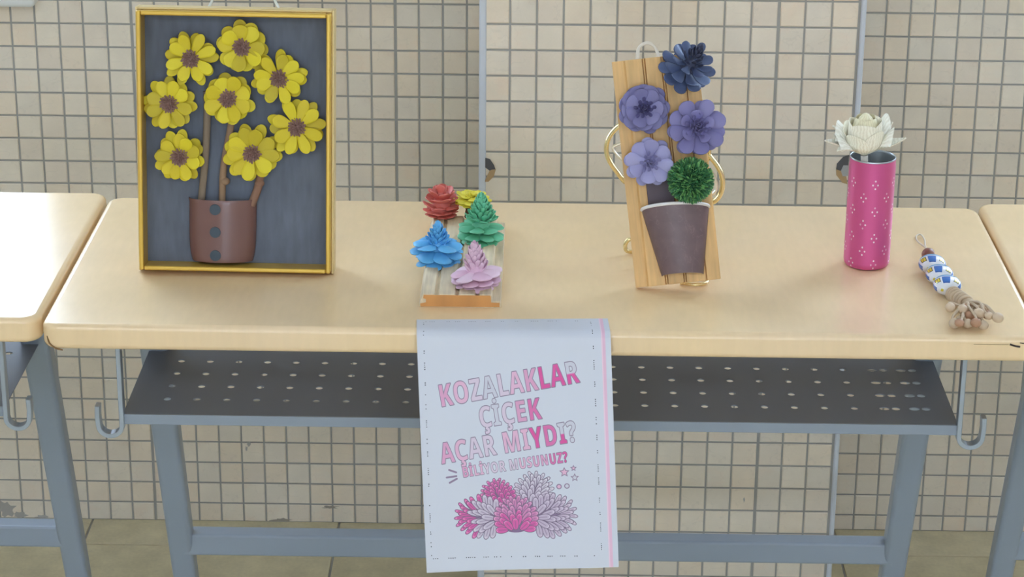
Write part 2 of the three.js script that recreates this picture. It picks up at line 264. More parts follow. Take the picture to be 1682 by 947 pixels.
function makeDesk(label, group) {   // origin: on the floor below the middle of the front edge
  const d = thing('school_desk', label, 'desk', [0.0028, 0, ZF], 0, group);
  const top = part('desk_top', smoothNormals(slabGeo(DW, DD, 0.0295, 0.02)), M.desk, d); top.position.set(0, TOP, -DD / 2);
  // perforated book shelf
  const sh = new THREE.Shape(), hw = 0.479, z0 = 0.097, z1 = 0.298; sh.moveTo(-hw, z0); sh.lineTo(hw, z0); sh.lineTo(hw, z1); sh.lineTo(-hw, z1); sh.closePath();
  for (let r = 0; r < 4; r++) for (let i = 0; i < 26; i++) {
    const x = -0.4346 + i * 0.0348; const wide = i >= 24;
    const h = new THREE.Path(); h.absellipse(x, 0.141 + r * 0.0387, wide ? 0.0062 : 0.0043, 0.0046, 0, Math.PI * 2, true); sh.holes.push(h);
    if (wide) { const k = new THREE.Path(); k.absellipse(x + 0.0135, 0.141 + r * 0.0387, 0.0050, 0.0046, 0, Math.PI * 2, true); sh.holes.push(k); }
  }
  const pg = new THREE.ExtrudeGeometry(sh, { depth: 0.0012, bevelEnabled: false, curveSegments: 7 }); pg.rotateX(-Math.PI / 2);
  const shelf = part('shelf', pg, M.shelf, d); shelf.position.y = 0.6138;
  part('shelf_lip', boxAt(hw * 2, 0.0125, 0.003, 0, 0.6088, -z0 + 0.001, 0.001), M.steel, d);
  // slanting legs, feet, foot rail, hooks
  for (const s of [-1, 1]) {
    const A = V(s * 0.4735, 0.732, -0.258), B = V(s * 0.4735, 0.012, -0.534), L = A.distanceTo(B);
    const g = new RoundedBoxGeometry(0.036, L, 0.030, 4, 0.007); { const p = g.attributes.position; for (let i = 0; i < p.count; i++) { const k = 0.91 + 0.22 * p.getY(i) / L; p.setX(i, p.getX(i) * k); } }
    g.rotateX(Math.atan2(0.276, 0.72)); g.translate((A.x + B.x) / 2, (A.y + B.y) / 2, (A.z + B.z) / 2);
    part('leg', g, M.steel, d);
    part('foot', boxAt(0.04, 0.03, 0.46, s * 0.4735, 0.015, -0.31, 0.006), M.steel, d);
    part('top_bearer', boxAt(0.030, 0.026, 0.16, s * 0.4700, 0.7195, -0.275, 0.004), M.steel, d);
    // bent strip hook
    const p = new THREE.Shape(), w = 0.0042, R0 = 0.0135, xo = s * 0.4800;
    const path = []; path.push([0, 0.7325], [0, 0.602]); for (let k = 1; k <= 12; k++) { const a = Math.PI * k / 12; path.push([R0 - R0 * Math.cos(a), 0.602 - R0 * Math.sin(a) * 0.95]); } path.push([2 * R0 + 0.0008, 0.612], [2 * R0 + 0.0002, 0.6255]);
    const out = [], inn = []; for (let k = 0; k < path.length; k++) { const a = path[Math.max(0, k - 1)], b = path[Math.min(path.length - 1, k + 1)]; const dx = b[0] - a[0], dy = b[1] - a[1], l = Math.hypot(dx, dy); out.push([path[k][0] - dy / l * w / 2, path[k][1] + dx / l * w / 2]); inn.push([path[k][0] + dy / l * w / 2, path[k][1] - dx / l * w / 2]); }
    const ring = out.concat(inn.reverse()).map(([a, b]) => new THREE.Vector2(s * a + xo, b)); const hs = new THREE.Shape(ring);
    const hg = new THREE.ExtrudeGeometry(hs, { depth: 0.012, bevelEnabled: true, bevelSize: 0.0006, bevelThickness: 0.0006, bevelSegments: 1 }); hg.translate(0, 0, -0.103);
    part('bag_hook', hg, M.chrome, d);
  }
  part('foot_rail', boxAt(0.945, 0.031, 0.028, 0, 0.284, -0.432, 0.004), M.steel, d);
  return d;
}
const desk = makeDesk('cream topped school desk in the middle with the pine cone crafts standing on it', 'school desks in a row');
const deskL = desk.clone(); deskL.name = numbered('school_desk'); scene.add(deskL); deskL.position.set(-1.0945, 0, ZF - 0.017);
const deskR = desk.clone(); deskR.name = numbered('school_desk'); scene.add(deskR); deskR.position.set(1.0985, 0, ZF - 0.018);
deskL.userData.label = 'school desk cut off at the left edge, bright window glare on its top';
deskR.userData.label = 'school desk cut off at the right edge, beyond the beaded charm';
{ // wear on the middle desk only
  const wear = std('#8a6a45', 0.9), scuff = std('#3a3030', 0.9), chip = (pts, r, m) => part('scratch', tube(pts.map((p) => V(...p)), r, 12, 5), m, desk);
  const fz = 0.0002;
  chip([[0.5090, 0.7545, fz], [0.5145, 0.7525, fz], [0.5205, 0.7515, fz]], 0.0011, scuff);
  chip([[0.5200, 0.7560, fz], [0.5290, 0.7548, fz], [0.5340, 0.7535, fz]], 0.0005, scuff);
  chip([[0.4700, 0.7538, fz], [0.4950, 0.7536, fz], [0.5080, 0.7538, fz]], 0.0003, std('#a58a63', 0.9));
  chip([[-0.5400, 0.7470, -0.006], [-0.5375, 0.7400, -0.002], [-0.5300, 0.7345, -0.0004], [-0.5230, 0.7325, -0.0006]], 0.0010, wear);
  chip([[-0.0980, 0.7440, fz], [-0.0920, 0.7452, fz]], 0.0005, std('#f4eee0', 0.8));
}

// ------------------------------------------------------------------ sunflower shadow box
{
  const box = thing('shadow_box', 'gold edged shadow box with eight yellow pine cone flowers on dark navy backing', 'shadow box', [-0.3497, TOP + 0.0066, -2.5590]);
  const tilt = partGroup('box_case', box);   // everything leans back together
  box.remove(tilt); box.rotation.set(R(-8.8), 0, R(-0.45), 'YXZ');
  const W = 0.2196, H = 0.2975, D = 0.040, b = 0.0052;
  const gold2 = phys('#e2c98e', 0.4, { metalness: 0.25 });
  for (const s of [-1, 1]) {
    part('frame_side', boxAt(b, H, D - 0.006, s * (W / 2 - b / 2), H / 2, -D / 2 + 0.003, 0.0018), M.gold, box);
    part('frame_rail', boxAt(W - 2 * b, b, D - 0.006, 0, s > 0 ? H - b / 2 : b / 2, -D / 2 + 0.003, 0.0018), M.gold, box);
  }
  part('outer_tray', merge([boxAt(0.003, H + 0.006, D - 0.014, -W / 2 - 0.0014, H / 2, -D / 2 - 0.007, 0.001), boxAt(0.003, H + 0.006, D - 0.014, W / 2 + 0.0014, H / 2, -D / 2 - 0.007, 0.001), boxAt(W, 0.003, D - 0.014, 0, H + 0.0014, -D / 2 - 0.007, 0.001), boxAt(W + 0.004, H + 0.004, 0.004, 0, H / 2, -D + 0.002, 0.001)]), gold2, box);
  const cloth = dataTex(256, (u, v) => { const k = 1 + fbm(u * 30, v * 8, 3) * 0.12 + fbm(u * 4, v * 4, 7) * 0.12; return [104 * k, 111 * k, 124 * k]; });
  part('backing_panel', boxAt(W - 2 * b, H - 2 * b, 0.003, 0, H / 2, -0.0315, 0), new THREE.MeshStandardMaterial({ map: cloth, roughness: 0.8 }), box);
  part('stand_leg', boxAt(0.06, 0.20, 0.004, 0, -0.10, 0, 0.001).rotateX(R(14)).translate(0, 0.207, -D - 0.003), std('#6b5434', 0.8), box);
  // twig stems
  const bark = [std('#8a7a68', 0.9), std('#9a7d62', 0.9), std('#93705c', 0.9)];
  [[[-0.0335, 0.205], [-0.0332, 0.1864], [-0.0354, 0.137], [-0.0412, 0.075]], [[-0.005, 0.190], [-0.0055, 0.1692], [-0.0146, 0.116], [-0.0166, 0.075]], [[0.032, 0.125], [0.0275, 0.1094], [0.0245, 0.0951], [0.0165, 0.074]]].forEach((p, i) => {
    const g = tube(p.map(([x, y], k) => V(x + (i === 1 ? jit(0.001) : 0), y, -0.024)), [0.0042, 0.0040, 0.0048][i], 20, 9);
    const knots = []; for (const t of i ? [[i === 1 ? -0.0135 : 0.0262, i === 1 ? 0.1015 : 0.1000]] : []) { const k = new THREE.SphereGeometry(0.0058, 10, 8); k.scale(1, 0.8, 0.8); k.translate(t[0], t[1], -0.023); knots.push(k); }
    part('stem', knots.length ? merge([g, ...knots]) : g, bark[i], box);
  });
  // flower pot: bulging half can
  const pot = sheet((u, v) => { const a = Math.PI * (u - 0.5), w = 0.0385 * (1 - 0.10 * Math.pow(1 - v, 6)) * (v > 0.97 ? 1.02 : 1); return V(-0.0166 - 0.001 * (1 - v) + Math.sin(a) * w, 0.0085 + v * 0.0725, -0.030 + Math.cos(a) * 0.021); }, 26, 16, 0.001);
  part('flower_pot', pot, phys('#7d5b54', 0.25), box);
  part('pot_soil', boxAt(0.056, 0.003, 0.012, -0.0166, 0.0765, -0.0235, 0.001), std('#4a3930', 0.9), box);
  for (const y of [0.0706, 0.0442, 0.017]) { const g = new THREE.CylinderGeometry(0.0062, 0.0066, 0.003, 22); g.rotateX(Math.PI / 2); g.translate(-0.0232, y, -0.0090); part('button', g, std('#3c4a55', 0.5), box); }
  // pine cone flowers
  const ym = ['#e0cc1c', '#d8c21a', '#e4d226', '#c6b21e'].map((c) => std(c, 0.55));
  const heart = std('#9a786e', 0.85), spike = petal(0.0045, 0.0026, 0.0009, { base: 0.8, peak: 0.5, nu: 3, nv: 2 });
  const spots = [[-0.0512, 0.2479, 0.0308, 9, 0.43, 0.3], [0.008, 0.2618, 0.0290, 9, 0.60, 0.8], [0.0506, 0.2269, 0.0305, 10, 0.46, 0.1], [-0.0766, 0.194, 0.0292, 9, 0.50, 1.3], [-0.0082, 0.2011, 0.0292, 9, 0.58, 2.0], [0.071, 0.1698, 0.0325, 9, 0.44, 0.5], [-0.0652, 0.1329, 0.0286, 10, 0.50, 1.7], [0.0189, 0.1382, 0.0318, 10, 0.52, 2.6]];   // x, y, radius, petals, petal width, turn
  for (const [x, y, r, n, wd, turn] of spots) {
    const f = partGroup('flower', box); f.position.set(x * 0.985, y * 0.98, -0.0225); f.rotation.set(Math.PI / 2 + jit(0.10), 0, 0); f.rotateY(turn);
    scales(f, 'petal', [
      { n: n + 1, r: 0.006, h: 0.0035, len: r - 0.005, wid: r * wd * 0.95, e: -0.05, curl: 0.12, th: 0.0026, base: 0.5, peak: 0.66, turn: 0.3, cup: 0.12, scatter: 0.16 },
      { n: n - 1, r: 0.0055, h: 0.0085, len: r - 0.0070, wid: r * wd, e: 0.10, curl: 0.10, th: 0.0026, base: 0.5, peak: 0.66, turn: 0, cup: 0.14, scatter: 0.16, lift: 0.2 }], ym);
    const core = new THREE.SphereGeometry(0.0078, 14, 8, 0, Math.PI * 2, 0, Math.PI / 2); core.scale(1, 0.95, 1); core.translate(0, 0.006, 0);
    part('flower_center', merge([core, tuft(46, (t, i) => [i * 2.399, 0.0078 * Math.sqrt(t), 0.0140 - 0.004 * t, 1.35 - 0.95 * Math.sqrt(t), 0.75 + 0.35 * rnd()], spike), new THREE.CylinderGeometry(0.010, 0.007, 0.010, 12)]), heart, f);
  }
  // hanging cord
  const cord = tube([V(-0.0362, H - 0.004, -0.034), V(-0.031, H + 0.004, -0.036), V(-0.0205, H + 0.022, -0.036), V(0.007, H + 0.040, -0.036), V(0.036, H + 0.022, -0.036), V(0.0462, H + 0.004, -0.036), V(0.0508, H - 0.004, -0.034)], 0.0016, 40, 8);
  part('hanging_cord', cord, std('#e9ece6', 0.6), box);
}

// ------------------------------------------------------------------ block with five painted cones
const woodTex = (c, k2 = 1) => dataTex(256, (u, v) => { const g = fbm(u * 26, v * 2.2, 3.3) * 0.22 * k2 + fbm(u * 80, v * 4, 6.1) * 0.10 * k2 + fbm(u * 3, v * 3, 9.4) * 0.08; return c.map((q) => q * (1 + g)); });
// a grooved profile board: outline [x, y] extruded along z, length len
function moulding(profile, len, bev = 0.0006) {
  const s = new THREE.Shape(profile.map(([a, b]) => new THREE.Vector2(a, b)));
  const g = new THREE.ExtrudeGeometry(s, { depth: len - 2 * bev, bevelEnabled: true, bevelSize: bev, bevelThickness: bev, bevelSegments: 2 }); g.translate(0, 0, bev);
  const p = g.attributes.position, uv = []; for (let i = 0; i < p.count; i++) uv.push(p.getX(i) * 6 + p.getY(i) * 4, p.getZ(i) * 6); g.setAttribute('uv', new THREE.Float32BufferAttribute(uv, 2)); return g;
}
const groove = (x, w, d, t) => [[x - w, t], [x - w * 0.5, t - d], [x + w * 0.5, t - d], [x + w, t]];
{
  const t = thing('cone_block', 'small grooved wooden block carrying five painted pine cones, right of the shadow box', 'pine cone craft', [-0.0922, TOP, -2.4735]);
  const top = 0.0150, L = 0.268;
  const prof = [[-0.0400, 0.0004], [-0.0405, 0.004], [-0.0385, 0.0095], [-0.0378, top - 0.002], [-0.036, top], ...groove(-0.0215, 0.0032, 0.004, top), ...groove(0.0015, 0.0032, 0.004, top), ...groove(0.0235, 0.0032, 0.004, top), [0.0385, top], [0.0395, top - 0.002], [0.0395, 0.0075], [0.0490, 0.0070], [0.0495, 0.0005], [0.0400, 0.0004]];
  const mid = new THREE.MeshStandardMaterial({ map: woodTex([226, 208, 176], 0.7), roughness: 0.5 });
  const blk = part('wood_block', moulding(prof.slice().reverse(), L), mid, t); blk.position.z = -L; blk.rotation.y = 0;
  const endG = new THREE.ExtrudeGeometry(new THREE.Shape([[-0.0395, 0.0005], [-0.0398, 0.004], [-0.0335, 0.0055], [-0.0335, 0.0095], [-0.0365, 0.0105], [-0.036, top - 0.0006], [0.0380, top - 0.0006], [0.0388, top - 0.002], [0.0392, 0.0062], [0.0485, 0.0058], [0.0485, 0.0010]].map(([a, b]) => new THREE.Vector2(a, b))), { depth: 0.0004, bevelEnabled: false });
  endG.translate(0, 0, 0.0002); part('sawn_end', endG, new THREE.MeshStandardMaterial({ map: woodTex([206, 146, 84], 1), roughness: 0.6 }), t).userData.label = 'orange brown sawn front end of the block';
  const core = std('#5e4636', 0.9);
  const small = petal(0.0105, 0.0062, 0.0013, { base: 0.6, peak: 0.6, curl: 0.35, cup: 0.25, nu: 5, nv: 3 });
  const mats = (c) => [std(c, 0.5), new THREE.MeshStandardMaterial({ color: shade(c, 0.03), roughness: 0.5 }), new THREE.MeshStandardMaterial({ color: shade(c, -0.035), roughness: 0.55 })];
  const cone = (label, c, wx, wz, layers, tip, tilt = [0, 0], core0) => {
    const g = partGroup('pine_cone', t); g.position.set(wx + 0.0922, top - 0.001, wz + 2.4735); g.rotation.set(tilt[0], 0, tilt[1]); g.userData.label = label;
    const m = mats(c); scales(g, 'scale', layers, m);
    part('cone_core', core0 ?? lathe([[0.0001, 0], [0.011, 0.001], [0.013, 0.010], [0.010, 0.022], [0.006, 0.034], [0.0001, 0.040]], 14), core0 ? core : m[2], g);
    if (tip) part('cone_tip', tip, m[0], g);
    return g;
  };
  const tip = (n, h0, h1, r0, r1, e0, e1, s0 = 1, s1 = 0.75) => tuft(n, (u, i) => [i * 2.399, r0 + (r1 - r0) * u, h0 + (h1 - h0) * u, e0 + (e1 - e0) * u + jit(0.15), s0 + (s1 - s0) * u], small);
  cone('sky blue pine cone with broad drooping scales', '#62b4ea', -0.1170, -2.581, [
    { n: 7, r: 0.007, h: 0.009, len: 0.0210, wid: 0.0200, e: -0.30, curl: -0.2, cup: -0.2, base: 0.4, peak: 0.66, th: 0.0018 },
    { n: 7, r: 0.007, h: 0.0165, len: 0.0245, wid: 0.0235, e: -0.02, curl: -0.4, cup: -0.25, base: 0.4, peak: 0.66, turn: 0.4, th: 0.0018 },
    { n: 6, r: 0.006, h: 0.0225, len: 0.0250, wid: 0.0235, e: 0.22, curl: -0.45, cup: -0.25, base: 0.4, peak: 0.66, turn: 0.0, th: 0.0018 }],
    tip(54, 0.022, 0.043, 0.0085, 0.0012, 0.6, 1.3, 1.0, 0.8));
  cone('pale pink pine cone with broad scales and twisted tip', '#e9c6da', -0.0705, -2.507, [
    { n: 9, r: 0.008, h: 0.005, len: 0.0180, wid: 0.0150, e: -0.22, curl: -0.2, cup: -0.2, base: 0.45, peak: 0.66, th: 0.0018 },
    { n: 8, r: 0.008, h: 0.0115, len: 0.0215, wid: 0.0190, e: -0.05, curl: -0.3, cup: -0.22, base: 0.45, peak: 0.66, turn: 0.35, th: 0.0018 },
    { n: 7, r: 0.006, h: 0.0185, len: 0.0255, wid: 0.0240, e: 0.08, curl: -0.35, cup: -0.22, base: 0.4, peak: 0.66, turn: 0.35, th: 0.0018 }],
    tip(50, 0.019, 0.043, 0.0088, 0.0030, 0.8, 1.25, 1.15, 0.9), [0, 0.04]);
  cone('mint green pine cone, pointed and tallest on the block', '#6cc69c', -0.0700, -2.655, [
    { n: 9, r: 0.008, h: 0.005, len: 0.0170, wid: 0.0150, e: -0.15, curl: -0.25, cup: -0.2, base: 0.45, peak: 0.66, th: 0.0018 },
    { n: 8, r: 0.008, h: 0.0120, len: 0.0205, wid: 0.0185, e: 0, curl: -0.3, cup: -0.22, base: 0.45, peak: 0.66, turn: 0.4, th: 0.0018 },
    { n: 8, r: 0.007, h: 0.0190, len: 0.0210, wid: 0.0180, e: 0.15, curl: -0.3, cup: -0.22, base: 0.45, peak: 0.66, turn: 0.15, th: 0.0018 },
    { n: 8, r: 0.006, h: 0.0250, len: 0.0150, wid: 0.0120, e: 0.45, curl: -0.1, cup: -0.1, base: 0.5, peak: 0.62, turn: 0.5, th: 0.0016 }],
    tip(80, 0.025, 0.053, 0.0115, 0.0015, 0.5, 1.35, 1.1, 0.8), [0, -0.02]);
  cone('coral red pine cone, round and closed', '#dc766c', -0.1195, -2.738, [
    { n: 8, r: 0.007, h: 0.005, len: 0.0125, wid: 0.0120, e: -0.1, curl: 0.1, cup: -0.1, base: 0.5, th: 0.002 },
    { n: 9, r: 0.008, h: 0.010, len: 0.0140, wid: 0.0130, e: 0.0, curl: 0.15, cup: -0.1, base: 0.5, turn: 0.35, th: 0.002 },
    { n: 8, r: 0.008, h: 0.0155, len: 0.0150, wid: 0.0145, e: 0.12, curl: 0.2, cup: -0.1, base: 0.5, turn: 0.1, th: 0.002 },
    { n: 8, r: 0.007, h: 0.0205, len: 0.0155, wid: 0.0145, e: 0.40, curl: 0.2, cup: 0.15, base: 0.5, turn: 0.4, th: 0.002 },
    { n: 6, r: 0.006, h: 0.0235, len: 0.0165, wid: 0.0155, e: 0.85, curl: 0.1, cup: 0.25, base: 0.5, turn: 0.2, th: 0.002 },
    { n: 4, r: 0.003, h: 0.0260, len: 0.0165, wid: 0.0140, e: 1.2, curl: 0.1, cup: 0.25, base: 0.5, turn: 0.2, th: 0.002 }], null);
  cone('lemon yellow flat pine cone slice on a brown stump', '#ece04e', -0.0835, -2.742, [
    { n: 13, r: 0.008, h: 0.0200, len: 0.0130, wid: 0.0100, e: -0.05, curl: 0.0, cup: -0.1, base: 0.5, th: 0.002 },
    { n: 12, r: 0.007, h: 0.0235, len: 0.0160, wid: 0.0110, e: 0.10, curl: 0.0, cup: -0.1, base: 0.5, turn: 0.2, th: 0.002 },
    { n: 9, r: 0.004, h: 0.0265, len: 0.0130, wid: 0.0095, e: 0.14, curl: 0.0, cup: -0.1, base: 0.5, turn: 0.3, th: 0.002 }],
    tip(16, 0.0265, 0.028, 0.006, 0.001, 0.3, 0.9, 0.7, 0.5), [0.06, -0.05], lathe([[0.0001, 0], [0.0085, 0], [0.0075, 0.010], [0.010, 0.019], [0.0001, 0.024]], 14));
}

// ------------------------------------------------------------------ leaning board with purple cone flowers
{
  const bd = thing('flower_board', 'leaning grooved pine board with purple and navy pine cone flowers in a brown cup', 'wall decoration', [0.1110, TOP + 0.0040, -2.5310]);
  bd.rotation.set(R(-16), 0, R(7), 'XYZ');
  // the board was measured upright in its own leaning plane; inP turns those measures by the board's roll
  const c7 = Math.cos(R(7)), s7 = Math.sin(R(7)), inP = (x, y) => [c7 * x + s7 * y, -s7 * x + c7 * y];
  const Wd = 0.0955, Ln = 0.257, t = 0.0;
  const prof = [[0, -0.013], [Wd, -0.013], [Wd, t - 0.001], [Wd - 0.001, t], ...[0.080, 0.057, 0.0545, 0.036, 0.0335].flatMap((x) => groove(x, 0.0012, 0.003, t).map(([a, b]) => [2 * x - a, b])), [0.0145, t], [0.0125, t - 0.003], [0.0095, t - 0.0035], [0.008, t - 0.0035], [0, t - 0.0035]];
  const g = moulding(prof, Ln); g.rotateX(Math.PI / 2); g.translate(0, Ln, 0);
  part('board', g, new THREE.MeshStandardMaterial({ map: woodTex([226, 182, 120], 0.6), roughness: 0.55 }), bd);
  // twine loop
  const tw = std('#e6dccd', 0.9), [lx, ly] = inP(-0.0035, 0.2602), [mx, my] = inP(0.0058, 0.2774), [rx, ry] = inP(0.0212, 0.2619);
  for (const k of [0, 1]) part('twine_loop', tube([V(lx, ly - 0.012, -0.004), V(lx + k * 0.001, ly, -0.003), V(lx + 0.003 + k * 0.001, ly + 0.011, -0.004), V(mx + 0.0025, my - k * 0.0016, -0.006), V(rx - 0.004, ry + 0.011, -0.006), V(rx - k * 0.0012, ry, -0.003), V(rx + 0.001, ry - 0.012, -0.003)], 0.0015, 30, 6), tw, bd);
  const core = std('#4b4668', 0.9);
  const flower = (label, x, y, tilt, cols, layers, heartN, heartH, heartR, heartE, hs = 1, coreMat) => {
    const [px, py] = inP(x, y), f = partGroup('flower', bd); f.position.set(px, py, 0.004); f.rotation.set(Math.PI / 2 + tilt[0], 0, tilt[1], 'ZXY'); f.userData.label = label;
    const m = cols.map((c) => std(c, 0.5)); scales(f, 'petal', layers, m);
    const sp = petal(0.0085, 0.0042, 0.0011, { base: 0.6, peak: 0.55, curl: 0.3, nu: 4, nv: 2 });
    part('flower_center', merge([lathe([[0.0001, -0.004], [0.012, -0.004], [0.011, 0.008], [0.006, layers[layers.length - 1].h + 0.002], [0.0001, layers[layers.length - 1].h + 0.003]], 14), tuft(heartN, (u, i) => [i * 2.399, heartR * (1 - u), layers[layers.length - 1].h + heartH * u, heartE[0] + (heartE[1] - heartE[0]) * u, hs], sp)]), coreMat ?? m[1], f);
  };
  flower('round violet flower on the left, wide overlapping petals', 0.0042, 0.2035, [0, 0], ['#7f7bab', '#7874a4', '#8783b2'], [
    { n: 9, r: 0.008, h: 0.004, len: 0.0205, wid: 0.0185, e: -0.05, curl: 0.25, cup: -0.1, base: 0.45, peak: 0.62 },
    { n: 9, r: 0.007, h: 0.010, len: 0.0200, wid: 0.0185, e: 0.0, curl: 0.25, cup: -0.12, base: 0.45, peak: 0.62, turn: 0.3 },
    { n: 7, r: 0.006, h: 0.015, len: 0.0165, wid: 0.0170, e: 0.1, curl: 0.2, cup: -0.1, base: 0.5, peak: 0.62, turn: 0.1 }], 26, 0.007, 0.008, [0.6, 1.3], 1, std('#696596', 0.6));
  flower('large violet flower on the right with notched petals', 0.0634, 0.1817, [-0.1, -0.25], ['#8680b2', '#7e78aa', '#918bba'], [
    { n: 9, r: 0.007, h: 0.006, len: 0.0245, wid: 0.0165, e: -0.05, curl: 0.1, cup: -0.1, base: 0.4, peak: 0.7 },
    { n: 8, r: 0.007, h: 0.012, len: 0.0255, wid: 0.0190, e: 0.08, curl: 0.1, cup: -0.12, base: 0.38, peak: 0.7, turn: 0.3, scatter: 0.15, lift: 0.2 },
    { n: 5, r: 0.005, h: 0.018, len: 0.0160, wid: 0.0135, e: 0.35, curl: 0.1, cup: -0.1, base: 0.45, peak: 0.68, turn: 0.9, scatter: 0.2 }], 34, 0.010, 0.009, [0.5, 1.3], 1.05);
  flower('lilac flower, lowest and palest on the board', 0.0113, 0.1441, [0.05, 0.1], ['#a3a0cc', '#9c99c6', '#adaad4'], [
    { n: 9, r: 0.007, h: 0.005, len: 0.0205, wid: 0.0155, e: -0.05, curl: 0.15, cup: -0.1, base: 0.45, peak: 0.66 },
    { n: 8, r: 0.006, h: 0.011, len: 0.0205, wid: 0.0170, e: 0.08, curl: 0.15, cup: -0.12, base: 0.42, peak: 0.66, turn: 0.35, scatter: 0.12 }], 24, 0.008, 0.008, [0.6, 1.3], 0.95);
  flower('dark navy pine cone flower at the top with a spiky tip', 0.0500, 0.2450, [-0.75, -0.62], ['#59678c', '#4f5c80', '#7585aa', '#4a5476'], [
    { n: 9, r: 0.008, h: 0.002, len: 0.0220, wid: 0.0165, e: -0.25, curl: 0.1, cup: -0.1, base: 0.45, peak: 0.68 },
    { n: 9, r: 0.008, h: 0.009, len: 0.0230, wid: 0.0140, e: 0.02, curl: 0.2, cup: -0.15, base: 0.45, peak: 0.72, turn: 0.3 },
    { n: 8, r: 0.007, h: 0.016, len: 0.0215, wid: 0.0110, e: 0.35, curl: 0.2, cup: -0.15, base: 0.45, peak: 0.72, turn: 0.1 }], 40, 0.026, 0.008, [0.7, 1.35], 1.1, std('#3f4560', 0.6));
  // brown paper cup, cut and pressed onto the board
  const [ax, ay] = inP(0.0042, 0.0885), [bx, by] = inP(0.0800, 0.0935), [dx, dy] = inP(0.0285, 0.0138), [ex, ey] = inP(0.0752, 0.0168);
  const cupPt = (u, v, o = 0) => { const a = (u - 0.5) * Math.PI, k = (Math.sin(a) + 1) / 2, hx = dx + (ex - dx) * k, hy = dy + (ey - dy) * k, tx = ax + (bx - ax) * k, ty = ay + (by - ay) * k, arch = 0.0070 * Math.cos(a); return V(hx + (tx - hx) * v, hy + (ty - hy) * v + arch * (0.55 + 0.45 * v), 0.001 + (0.015 + 0.007 * v) * Math.cos(a) + o); };
  part('paper_cup', sheet((u, v) => cupPt(u, v), 26, 8, 0.0008), new THREE.MeshStandardMaterial({ map: dataTex(256, (u, v) => { const w = Math.max(0, 1 - Math.abs(fbm(u * 5, v * 2.4, 12.2)) * 60), k = 1 + fbm(u * 6, v * 6, 4) * 0.12; return [116 * k + w * 14, 96 * k + w * 12, 98 * k + w * 14]; }), roughness: 0.42 }), bd);
  const rim = []; for (let i = 0; i <= 20; i++) rim.push(cupPt(i / 20, 1, 0.0004)); part('cup_rim', tube(rim, 0.0019, 40, 8), std('#ece8e6', 0.5), bd).userData.label = 'rolled white rim of the cup';
  const [qx, qy] = inP(0.0250, 0.108); part('cup_flap', boxAt(0.030, 0.042, 0.002, qx, qy - 0.006, 0.0025, 0.0008), std('#5d4f56', 0.6), bd);
  // ball of plastic leaves
  const [gx, gy] = inP(0.0576, 0.1235), leaf = petal(0.0078, 0.0024, 0.0009, { base: 0.6, peak: 0.5, curl: 0.25, cup: 0.2, nu: 4, nv: 2 }), gs = [[], [], []];
  for (let i = 0; i < 1100; i++) {
    const u = (i + 0.5) / 1100, y = 1 - 2 * u, ph = i * 2.39996, r = Math.sqrt(1 - y * y), n = V(r * Math.cos(ph), y, r * Math.sin(ph)); if (n.z < -0.35) continue;
    const q = new THREE.Quaternion().setFromUnitVectors(V(1, 0, 0), n.clone().add(V(jit(0.6), jit(0.6), jit(0.6))).normalize()), k = leaf.clone(); k.rotateX(rnd() * 6.28); k.applyQuaternion(q);
    const R1 = 0.0195; k.translate(gx + n.x * R1, gy + n.y * R1, 0.022 + n.z * R1); gs[(rnd() * 3) | 0].push(k);
  }
  const ball = partGroup('leaf_ball', bd); ball.userData.kind = 'stuff';
  ['#4a8a56', '#3a744a', '#7ab46a'].forEach((c, i) => { const o = part('foliage', mergeGeometries(gs[i]), std(c, 0.45), ball); o.userData.kind = 'stuff'; });
  const cg = new THREE.SphereGeometry(0.0185, 18, 12); cg.translate(gx, gy, 0.022); part('ball_core', cg, std('#24523a', 0.9), ball);
}
